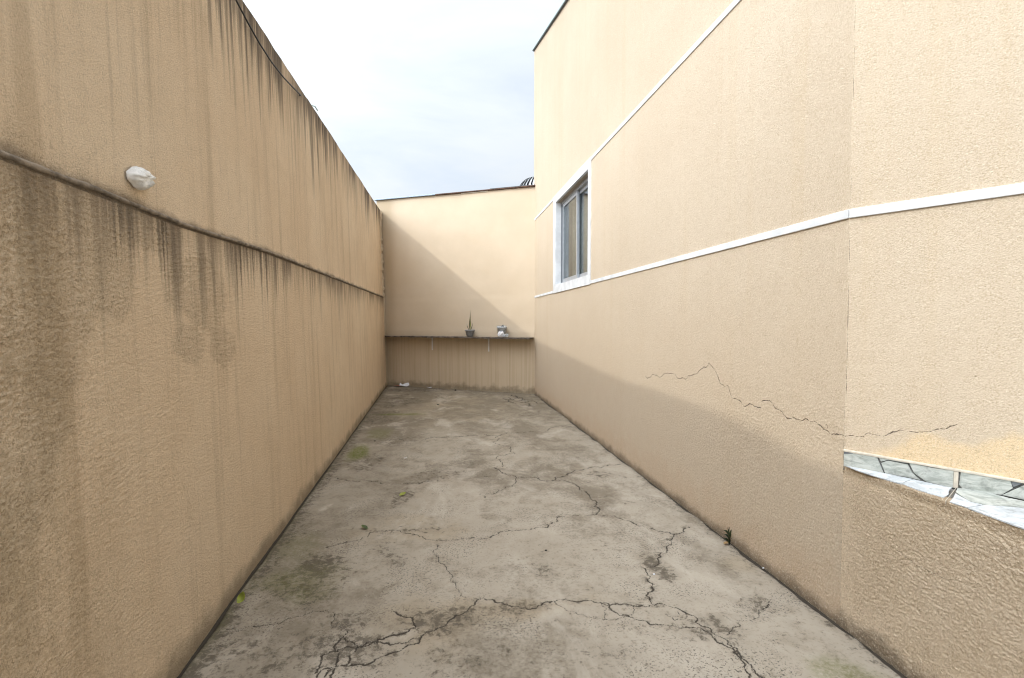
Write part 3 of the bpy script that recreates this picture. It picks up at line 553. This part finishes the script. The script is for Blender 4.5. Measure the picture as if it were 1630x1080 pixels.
P = np.stack([XR + .30 + .045 * np.sin(YY * 47 + 2 * np.sin(YY * 9)) * (1.1 - .2 * ZZ / 3.4) + .015 * np.sin(YY * 23), YY, ZZ], -1)
cu = grid('curtain', P, M['curtain']); tag(cu, 'beige curtain hanging in folds behind the left window sash', 'curtain')
# low porch wall continuing the house foot towards the street
yy = np.unique(np.concatenate([np.linspace(-4, 1.1, 60), np.arange(1.15, 1.985, .0028), [1.985]])); vv = np.linspace(-.05, Z_PORCH, 290)
YY, ZZ = np.meshgrid(yy, vv, indexing='ij'); ck = crack_field(YY.shape); st = None
pw = lambda pts: [on_plane(900 + x / 2.7, 680 + y / 2.7, (XR, 0, 0), np.array([1., 0, 0]))[1:] for x, y in pts]
wob = fbm(YY * 40, ZZ * 40, 3)
for pl in (pw([(1195, 190), (1193, 240), (1190, 300), (1240, 345), (1290, 385)]), pw([(1340, 470), (1400, 515), (1450, 550), (1510, 595), (1560, 620), (1640, 660)]), pw([(1500, 290), (1560, 320), (1640, 350)])): segs(jag(pl, .085, 5), .0016, .8, .01, 0, YY, ZZ, yy, vv, ck, st, wob)
PX = XR - .0031 * (grain(YY, ZZ, .0050) - .35) * sstep(1.0, 1.15, YY) * (.35 + .65 * sstep(1.985, 1.9, YY)) * (.6 + .8 * fbm(YY * 3, ZZ * 3, 3)); P = np.stack([PX, YY, ZZ], -1)
rim = [(.004, .010), (.012, .014), (.05, .013)]
add = np.stack([np.stack([np.full(len(yy), XR + a) + (fbm(yy * 30, yy * 0 + k, 3) - .5) * .008, yy, np.full(len(yy), Z_PORCH + b - .01) + (fbm(yy * 25, yy * 0 + 9 + k, 3) - .5) * .006], -1) for k, (a, b) in enumerate(rim)], 1)
P = np.concatenate([P, add], 1); ck = [np.concatenate([q, np.full((len(yy), 3), .05)], 1) for q in ck]
tag(grid('porch_wall', P[:, ::-1], M['porch'], hs_, dict(crack_dist=ck[0][:, ::-1], crack_half=ck[1][:, ::-1])), 'low coarse brown wall under the slate edge')
# porch slab and the slate pieces laid on it
frombm('porch_slab', prism_bm([(XR + .03, -4, Z_PORCH - .008), (XR + .03, BC[1] - .055, Z_PORCH - .008), tuple((E2 + N2 * .002)[:2]) + (Z_PORCH - .008,), (E2[0] + .4, -4, Z_PORCH - .008)], np.array([0, 0, -.25])), M['concrete'], hs_)
def shrink(p, k=.0):
    p = np.array(p, float); c = p.mean(0); return c + (p - c) * (1 - k)
def wig(p, dims=2, amp=.0022):
    o = []
    for a, b in zip(p, np.roll(p, -1, 0)):
        L = np.linalg.norm(b - a); n = max(1, int(L / .05))
        for i in range(n):
            q = a + (b - a) * i / n
            if i: q = q + rng.normal(0, amp, 3) * np.array([1, 1, 0 if dims == 2 else 1])
            o.append(q)
    return o
def stone_piece(pts, ext, mat, dims=2): return frombm('stone', prism_bm(wig(shrink(pts, -.045), dims), ext), M[mat], hs_, bevel=.0012)
ZT = Z_PORCH + .002
def zaf(pts): return [on_z(1300 + x / 4.909, 660 + y / 4.909, ZT) for x, y in pts]
for pts, mat in (([(240, 412), (740, 512), (655, 548), (400, 472)], 'stone_pale'), ([(760, 518), (1048, 580), (985, 655), (800, 598), (675, 552)], 'stone_pale'),
        ([(1112, 586), (1300, 612), (1500, 664), (1700, 705), (1700, 742), (1340, 715), (1200, 685), (1098, 617)], 'stone_green'), ([(1085, 628), (1200, 694), (1290, 713), (1180, 734), (1045, 690)], 'stone_pale'), ([(1310, 720), (1700, 749), (1700, 925), (1400, 818), (1195, 742)], 'stone_pale')):
    stone_piece(zaf(pts), np.array([0, 0, .005]), mat)
# beyond the frame the paving goes on
for k in range(7):
    yb = 1.22 - .34 * k
    for (u0, u1), mt in (((.04, .36), 'stone_pale'), ((.375, .72), 'stone_green')):
        sk = .05 * math.sin(k * 2.1 + u0 * 9)
        if XR + u1 < BC[0] + D2[0] * (BC[1] - yb) / .8596 - .02: stone_piece([np.array(p) for p in ((XR + u0, yb, ZT), (XR + u1, yb + sk - .02, ZT), (XR + u1 - .02, yb - .315, ZT), (XR + u0, yb - .325 + sk * .3, ZT))], np.array([0, 0, .005]), mt)
p0 = on_z(1300 + 1085 / 4.909, 660 + 600 / 4.909, ZT - .006); p1 = on_z(1300 + 1005 / 4.909, 660 + 700 / 4.909, ZT - .006); w_ = np.array([.017, .012, 0])
frombm('tile_joint', prism_bm([p0 - w_ * .5, p0 + w_ * .5, p1 + w_ * .5, p1 - w_ * .5], np.array([0, 0, .011])), M['mortar'], hs_)
# upright slate skirting along the porch side
SB = BC + N2 * .004; SK0, SK1 = Z_PORCH, .808
frombm('skirting_bed', obox_bm(SB + np.array([0, 0, SK0 - .02]) + D2 * .002 - N2 * .001, D2 * 3.1, N2 * -.02, (0, 0, SK1 - SK0 + .02)), M['joint'], hs_)
frombm('mortar_fillet', obox_bm(SB + N2 * .008 + np.array([0, 0, SK1]) + D2 * .001, D2 * 3.1, -N2 * .02, (0, 0, .010)), M['mortar'], hs_, bevel=.003)
def skp(pts):
    o = []
    for x, y in pts:
        t, z = t2(1300 + x / 4.909, 660 + y / 4.909); o.append(SB + D2 * max(t, .004) + np.array([0, 0, min(max(z, SK0 + .001), SK1 - .001)]))
    return o
for pts, mat in (([(222, 268), (290, 283), (285, 287), (222, 307)], 'stone_dark'), ([(222, 312), (295, 292), (470, 318), (520, 452), (222, 400)], 'stone_green'), ([(515, 378), (565, 362), (712, 390), (745, 455), (805, 506), (545, 458)], 'stone_green'), ([(497, 326), (712, 362), (708, 378), (565, 350), (512, 366)], 'stone_green'),
        ([(735, 368), (1066, 430), (1062, 568), (860, 520), (770, 455)], 'stone_green'), ([(1138, 440), (1508, 512), (1525, 572), (1440, 622), (1300, 605), (1150, 575), (1122, 545)], 'stone_green'), ([(1522, 515), (1606, 532), (1540, 566)], 'stone_dark'), ([(1640, 545), (1640, 665), (1455, 626)], 'stone_green')):
    stone_piece(skp(pts), N2 * .006, mat, 3)
for k in range(8):
    a, b = .60 + .3 * k, .885 + .3 * k
    if b < 3.0: stone_piece([SB + D2 * a + np.array([0, 0, SK0 + .002]), SB + D2 * (b - .03) + np.array([0, 0, SK0 + .002]), SB + D2 * b + np.array([0, 0, SK1 - .002]), SB + D2 * (a + .02) + np.array([0, 0, SK1 - .002])], N2 * .006, 'stone_green', 3)
a = t2(1300 + 1092 / 4.909, 660 + 500 / 4.909)[0]; frombm('tile_joint', obox_bm(SB + D2 * (a - .007) + np.array([0, 0, SK0 + .001]), D2 * .014, N2 * .007, (0, 0, SK1 - SK0 - .002)), M['mortar'], hs_)

# ------------------------------------------------------------------ back wall
bk = empty('back_wall', tuple((LF + RF) / 2), 'smooth cream plaster wall closing the far end, half in diagonal shadow', 'wall')
LB = float(np.linalg.norm(RF - LF)); s = np.concatenate([np.linspace(-.235, LB, 120), ]); z = np.linspace(-.05, 1, 90)
S, V = np.meshgrid(s, z, indexing='ij'); ztop = np.interp(S, [-.235, LB], [4.085, 4.005]); Zb = np.where(V < 0, -.05, V * ztop)
und = (fbm(S * 1.3, Zb * 1.3, 3) - .5) * .022; seam = -.002 * np.exp(-((Zb - 1.92 + .012 * np.sin(S * 2)) / .012) ** 2) + .002 * sstep(1.93, 1.88, Zb)
bul = .012 * np.exp(-((Zb - 1.2) / .06) ** 2) * fbm(S * 3, Zb * 3, 3)
d = und + seam + bul; P = LF[None, None] + TB[None, None] * S[..., None] + NB[None, None] * d[..., None]; P[..., 2] = Zb
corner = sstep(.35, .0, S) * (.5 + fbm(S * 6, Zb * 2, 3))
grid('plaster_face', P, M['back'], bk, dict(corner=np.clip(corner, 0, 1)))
q0 = LF + TB * -.235 - NB * .03; bm = bmesh.new(); zt0, zt1 = 4.08, 4.0
A = [q0, LF + TB * LB - NB * .03, LF + TB * LB - NB * .18, q0 - NB * .15]; lo = [bm.verts.new((p[0], p[1], -.05)) for p in A]; hi = [bm.verts.new((p[0], p[1], zt)) for p, zt in zip(A, (zt0, zt1, zt1, zt0))]
bm.faces.new(hi)
for i in range(4): bm.faces.new((lo[i], lo[(i + 1) % 4], hi[(i + 1) % 4], hi[i]))
frombm('masonry', bm, M['mortar'], bk)
def cop(s0, s1, m, zo, th, ov, name='coping'):
    z0 = np.interp(s0, [-.235, LB], [4.085, 4.005]) + zo; z1 = np.interp(s1, [-.235, LB], [4.085, 4.005]) + zo; o = LF + TB * s0 + NB * ov; o[2] = z0
    v = TB * (s1 - s0); v = np.array([v[0], v[1], z1 - z0]); return frombm(name, obox_bm(o, v, -NB * .24, (0, 0, th)), M[m], bk, bevel=.003)
tag(cop(-.26, 1.30, 'coping_grey', .004, .022, .05), 'blue grey flashing strip'); tag(cop(1.30, LB, 'coping_red', .004, .020, .045), 'rusty red brown flashing strip'); tag(cop(-.26, 1.32, 'glassy', .0275, .008, .03, 'sheet_edge'), 'pale sheet edge')
cop(1.9, 2.5, 'mortar', -.014, .016, .02, 'mortar_smear')
tag(cop(2.55, LB, 'edge', .0245, .014, .03, 'roof_batten'), 'dark batten on the flashing')
# rough mortar filling the corner with the boundary wall
rows = []
for zc in np.linspace(0, 3.86, 260):
    y0 = 11.15 + .06 * (zc / 3.86); xw = xl(y0, zc) - (.014 if zc > 1.95 else 0); n = (fbm(np.array([zc * 14]), np.array([5.]), 4)[0] - .35) * .07 * (1 if zc > 1.95 else .35); pr = []
    for a in np.linspace(0, 1, 6):
        m_ = math.sin(a * math.pi); pr.append((xw + a * (.035 + n) - .015, y0 - (1 - a) * .06 - .03 * m_ - .55 * a * .04 + (rng.normal(0, .006)), zc))
    rows.append(pr)
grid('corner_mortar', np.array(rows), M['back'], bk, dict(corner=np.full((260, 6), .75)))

# neighbour's flat roof and the roof ventilator behind the back wall
nb_ = frombm('neighbour_roof', prism_bm([tuple((LF + TB * -.2 - NB * .25)[:2]) + (3.62,), tuple((LF + TB * 3.45 - NB * .25)[:2]) + (3.62,), (9, 9.75, 3.62), (9, 18, 3.62), (-1.2, 18, 3.62)], np.array([0, 0, .12])), M['concrete'])
tag(nb_, 'flat grey roof of the next building hidden behind the back wall', 'roof')
vc = EYE + ray(852, 312) / F_PX * 11.6; vr = .435
vt = empty('roof_ventilator', (vc[0], vc[1], 3.74), 'round ribbed metal turbine ventilator peeking over the back wall beside the house corner', 'ventilator')
bm, r_ = lathe_bm([(.30, 3.74), (.30, vc[2] - vr * .78), (.27, vc[2] - vr * .74)], (vc[0], vc[1], 0), 28); frombm('base_collar', bm, M['steel'], vt, True)
bm, r_ = lathe_bm([(vr * .80 * math.cos(a), vr * .80 * math.sin(a)) for a in np.linspace(-.9, 1.5, 12)], tuple(vc), 24); frombm('core', bm, M['dark'], vt, True)
bm, r_ = lathe_bm([(.0001, vr * .99), (.08, vr * .985), (.11, vr * .955), (.12, vr * .93)], tuple(vc), 20); frombm('cap', bm, M['steel'], vt, True)
vane = None; NV = 26
for k in range(NV):
    if vane is None:
        bm = bmesh.new(); rows = []
        for a in np.linspace(-.95, 1.33, 9):
            r, zz_ = vr * math.cos(a), vr * math.sin(a); w = .075 * max(.25, math.cos(a)); sh = .16 * math.sin(a * .9)
            row = []
            for u, dr in ((-.5, -.03), (0, .0), (.5, .006)):
                an = sh + u * w / max(r, .05); row.append(bm.verts.new(((r + dr) * math.cos(an), (r + dr) * math.sin(an), zz_)))
            rows.append(row)
        for a, b in zip(rows, rows[1:]):
            for i in range(2): bm.faces.new((a[i], a[i + 1], b[i + 1], b[i]))
        me = bpy.data.meshes.new('vane'); bm.to_mesh(me); bm.free(); me.materials.append(M['steel']); vane = me
        for p in me.polygons: p.use_smooth = True
    o = bpy.data.objects.new('vane', vane); COL.objects.link(o); o.parent = vt; o.location = (0, 0, vc[2] - 3.74); o.rotation_euler = (0, 0, 2 * math.pi * k / NV)

# ------------------------------------------------------------------ shelf and what stands on it
SZ0, SZ1, SDEP = 1.074, 1.102, .27
sh = empty('shelf', tuple(LF + TB * 1.7 + np.array([0, 0, SZ1])), 'long narrow weathered grey shelf fixed along the back wall', 'shelf')
ss = np.linspace(-.02, 3.487, 90); rows = []
for t in ss:
    e = (fbm(np.array([t * 9]), np.array([2.]), 4)[0] - .5) * .02; f_ = (fbm(np.array([t * 7]), np.array([22.]), 4)[0] - .5) * .008; p = LF + TB * t; dz = .004 * math.sin(t * 1.1)
    dep = SDEP + e
    if t < .3: dep = min(dep, .05 + t * .9 + .02) if t < .25 else dep
    rows.append([p + NB * a + np.array([0, 0, b + dz]) for a, b in ((.0, SZ0), (dep, SZ0), (dep + .003, SZ0 + .02), (dep, SZ1 + f_), (.0, SZ1 + f_))])
grid('board', np.array(rows), M['board'], sh, smooth=False)
for px in (681, 772):
    q = on_plane(px, 545, LF + NB * .2, NB); t = (q - LF) @ TB
    o = LF + TB * t; bm = obox_bm(o + NB * .024 - TB * .015 + np.array([0, 0, SZ0 - .27]), TB * .03, NB * .006, (0, 0, .268)); obox_bm(o + NB * .031 - TB * .015 + np.array([0, 0, SZ0 - .009]), TB * .03, NB * .2, (0, 0, .007), bm)
    frombm('bracket', bm, M['bracket'], sh)
def on_shelf(px, dep=.14):
    q = on_plane(px, 533, LF + NB * dep, NB); q[2] = SZ1 + .004; return q
c = on_shelf(748); fp = empty('flower_pot', tuple(c), 'small grey ribbed plastic pot with a thin grassy plant on the shelf', 'plant pot')
bm, r_ = lathe_bm([(.0001, 0), (.060, 0), (.068, .03), (.073, .034), (.080, .075), (.086, .079), (.092, .112), (.102, .114), (.104, .140), (.096, .140), (.090, .118)], tuple(c), 28); frombm('pot', bm, M['pot'], fp, True)
bm, r_ = lathe_bm([(.094, .120), (.05, .128), (.0001, .13)], tuple(c), 20); frombm('soil', bm, M['soil'], fp, True)
def blade(base, tip, w, bend, parent, mat, name='leaf', seg=8):
    base, tip = Vector(base), Vector(tip); ax = (tip - base); side = ax.cross(Vector((.4, -.9, .2))).normalized(); nrm = side.cross(ax).normalized(); bm = bmesh.new(); rows = []
    for i in range(seg + 1):
        t = i / seg; p = base + ax * t + Vector(bend) * math.sin(t * math.pi * .9) ; ww = w * (math.sin(math.pi * min(1, .18 + t * .8)) ** .8) * (1 - t ** 4) + .0006
        rows.append([bm.verts.new(p - side * ww), bm.verts.new(p + nrm * ww * .35), bm.verts.new(p + side * ww)])
    for a, b in zip(rows, rows[1:]):
        for k in range(2): bm.faces.new((a[k], a[k + 1], b[k + 1], b[k]))
    return frombm(name, bm, M[mat], parent, True)
for dx, dy, h_, w_, m_ in ((.006, 0, .42, .009, 'leaf'), (-.008, .01, .27, .006, 'leaf'), (.012, -.01, .20, .005, 'yleaf'), (.006, .01, .40, .006, 'leaf'), (-.045, 0, .13, .006, 'weed'), (.04, .01, .15, .006, 'weed'), (.004, -.01, .17, .005, 'leaf')):
    b_ = c + np.array([dx * .3, dy * .3, .128]); blade(b_, b_ + np.array([dx, dy, h_]), w_, (dx * .25, dy * .2, 0), fp, m_)
c = on_shelf(799, .13); pl = empty('plastic_pail', tuple(c), 'scuffed pale plastic pail with a metal handle, right of the potted plant', 'pail')
bm, r_ = lathe_bm([(.0001, 0), (.078, 0), (.092, .17), (.100, .172), (.102, .205), (.094, .207), (.090, .19), (.074, .02), (.0001, .02)], tuple(c), 26); frombm('bucket', bm, M['pail'], pl, True)
hd = [c + TB * (.101 * math.cos(a)) + NB * (.10 * math.sin(a) * .25 + .02) + np.array([0, 0, .195 + .04 * math.sin(a)]) for a in np.linspace(0, math.pi, 14)]; frombm('handle', tube_bm(hd, .004, 6), M['steel'], pl, True)
frombm('trowel_blade', prism_bm([c + TB * a + NB * .02 + np.array([0, 0, b]) for a, b in ((-.02, .15), (.03, .15), (.05, .22), (.035, .245), (-.005, .215))], NB * .008), M['edge'], pl)
def crumple(name, c, rx, ry, rz, mat, label, cat, group=None, seed=1):
    bm = bmesh.new(); bmesh.ops.create_icosphere(bm, subdivisions=2, radius=1); r2 = random.Random(seed)
    for v in bm.verts:
        k = 1 + r2.uniform(-.28, .25); v.co = Vector((v.co.x * rx * k, v.co.y * ry * k, max(v.co.z * rz * k, -rz * .75) + rz * .75))
    me = frombm(name, bm, M[mat]); me.location = Vector(c); return tag(me, label, cat, group)
q = on_shelf(797, .235); crumple('plastic_bag', q, .062, .03, .065, 'paper', 'crumpled white plastic bag in front of the pail on the shelf', 'bag', seed=4)
q = on_shelf(806, .23); crumple('glass_jar_cloth', q, .05, .03, .042, 'pail', 'crumpled grey cloth beside the white bag under the pail', 'cloth', seed=9).name = 'cloth'

# ------------------------------------------------------------------ cable on the left wall
pts = [np.array([-1.11, .6, 3.10]), lw(330, -85, .012)] + [lw(300 + x / 3.176, y / 3.176, .012) for x, y in ((240, 0), (300, 115), (360, 222), (420, 315), (480, 392), (530, 445), (555, 470))]
e = lw(479, 152, .008); pts += [e, e + np.array([-.05, .10, .04]), e + np.array([-.2, .2, .02])]
cb_ = tube_bm(pts, .0052, 8); tag(frombm('cable', cb_, M['cable'], smooth=True), 'thin black cable sagging across the top of the left boundary wall', 'cable')
c = lw(503, 180); c[2] = z_top(c[1]) - .01
bm = tube_bm([c + np.array([-.04, 0, -.02]), c + np.array([-.04, 0, .05]), c + np.array([-.02, .05, .06]), c + np.array([.0, .07, .03])], .006, 6); tag(frombm('wire_hook', bm, M['glassy'], smooth=True), 'tiny pale bent wire hook sticking up from the left wall top', 'hook')

# ------------------------------------------------------------------ leaves, litter and weeds on the driveway
def leaf(px, py, size, ang, mat, label, cur=.25, z=.006):
    c = on_z(px, py); bm = bmesh.new(); rows = []
    for i in range(7):
        t = i / 6; w = size * .36 * math.sin(math.pi * (t * .92 + .04)) ** .8; x = (t - .5) * size; zz_ = cur * size * (t - .35) ** 2 * 1.6
        rows.append([bm.verts.new((x, -w, zz_ + w * .35)), bm.verts.new((x, 0, zz_)), bm.verts.new((x, w, zz_ + w * .5))])
    for a, b in zip(rows, rows[1:]):
        for k in range(2): bm.faces.new((a[k], a[k + 1], b[k + 1], b[k]))
    o = frombm('leaf', bm, M[mat], smooth=True); o.location = (c[0], c[1], z); o.rotation_euler = (random.uniform(-.2, .2), random.uniform(-.2, .1), ang); return tag(o, label, 'leaf', 'fallen leaves on the driveway')
l = leaf(381, 961, .05, 1.2, 'yleaf', 'yellow green leaf standing against the foot of the left wall', .9); l.rotation_euler = (.5, -.7, 1.0); l.location.z = .025; l.location.x += .01
leaf(580, 842, .055, 2.4, 'leaf', 'curled green leaf at the end of a crack in mid driveway'); leaf(641, 789, .06, .7, 'yleaf', 'flat pale green leaf on a dark patch of the driveway'); leaf(1156, 867, .04, .3, 'dryleaf', 'small dry tan leaf beside the weed at the right wall')
def scrap(px, py, w, mat, label, cat, name, ang, seed):
    c = on_z(px, py); r2 = random.Random(seed); bm = bmesh.new(); g_ = [[bm.verts.new(((i - 1.5) / 3 * w + r2.uniform(-.1, .1) * w, (j - 1) / 2 * w * .6 + r2.uniform(-.1, .1) * w, abs(r2.gauss(0, .16)) * w)) for j in range(3)] for i in range(4)]
    for i in range(3):
        for j in range(2): bm.faces.new((g_[i][j], g_[i + 1][j], g_[i + 1][j + 1], g_[i][j + 1]))
    o = frombm(name, bm, M[mat]); o.location = (c[0], c[1], .008); o.rotation_euler = (0, 0, ang); return tag(o, label, cat)
scrap(634, 616, .17, 'redpaper', 'red crumpled wrapper in the far left corner of the driveway', 'litter', 'wrapper', .4, 3); scrap(643, 615.5, .19, 'paper', 'white crumpled paper beside the red wrapper in the far left corner', 'litter', 'paper_scrap', -.2, 5)
scrap(684, 618.5, .11, 'paper', 'small white folded paper alone at the foot of the back wall', 'litter', 'paper_scrap', -.5, 8); scrap(645, 731, .03, 'paper', 'tiny white paper fleck in mid driveway right of the mossy spot', 'litter', 'paper_scrap', .8, 11)
def pebble(px, py, r, mat, label, seed):
    c = on_z(px, py); o = crumple('pebble', (c[0], c[1], -.001), r, r * .8, r * .6, mat, label, 'pebble', 'pebbles on the driveway', seed); return o
pebble(772, 792, .007, 'dark', 'black pebble below the thin branching crack in mid driveway', 2); pebble(869, 877, .007, 'dark', 'black pebble left of the wide crack junction', 3); pebble(1041, 915, .007, 'paper', 'whitish chip lying in the dark stained crack', 4); pebble(697, 645, .014, 'dark', 'black pebble alone in the far half of the driveway', 5)
pebble(1215, 905, .007, 'paper', 'white chip in the gap at the right wall foot', 7); pebble(725, 622, .02, 'dark', 'dark clod of earth at the foot of the back wall', 13)
c = on_z(1168, 866); c[0] = XR - .03; wd = empty('weed', (c[0], c[1], 0), 'small dark weed sprouting from the gap at the right wall foot', 'weed')
for k in range(11):
    a = rng.uniform(0, 6.28); L = rng.uniform(.04, .085); b_ = np.array([c[0], c[1], -.005 + .006 * k]); blade(b_, b_ + np.array([math.cos(a) * L * .55 - .012, math.sin(a) * L * .6, L * .55]), .0075, (0, 0, .012), wd, 'weed', seg=5)
frombm('stem', tube_bm([(c[0], c[1], -.01), (c[0] - .004, c[1] + .003, .05), (c[0], c[1] + .006, .105)], .0022, 6), M['weed'], wd, True)
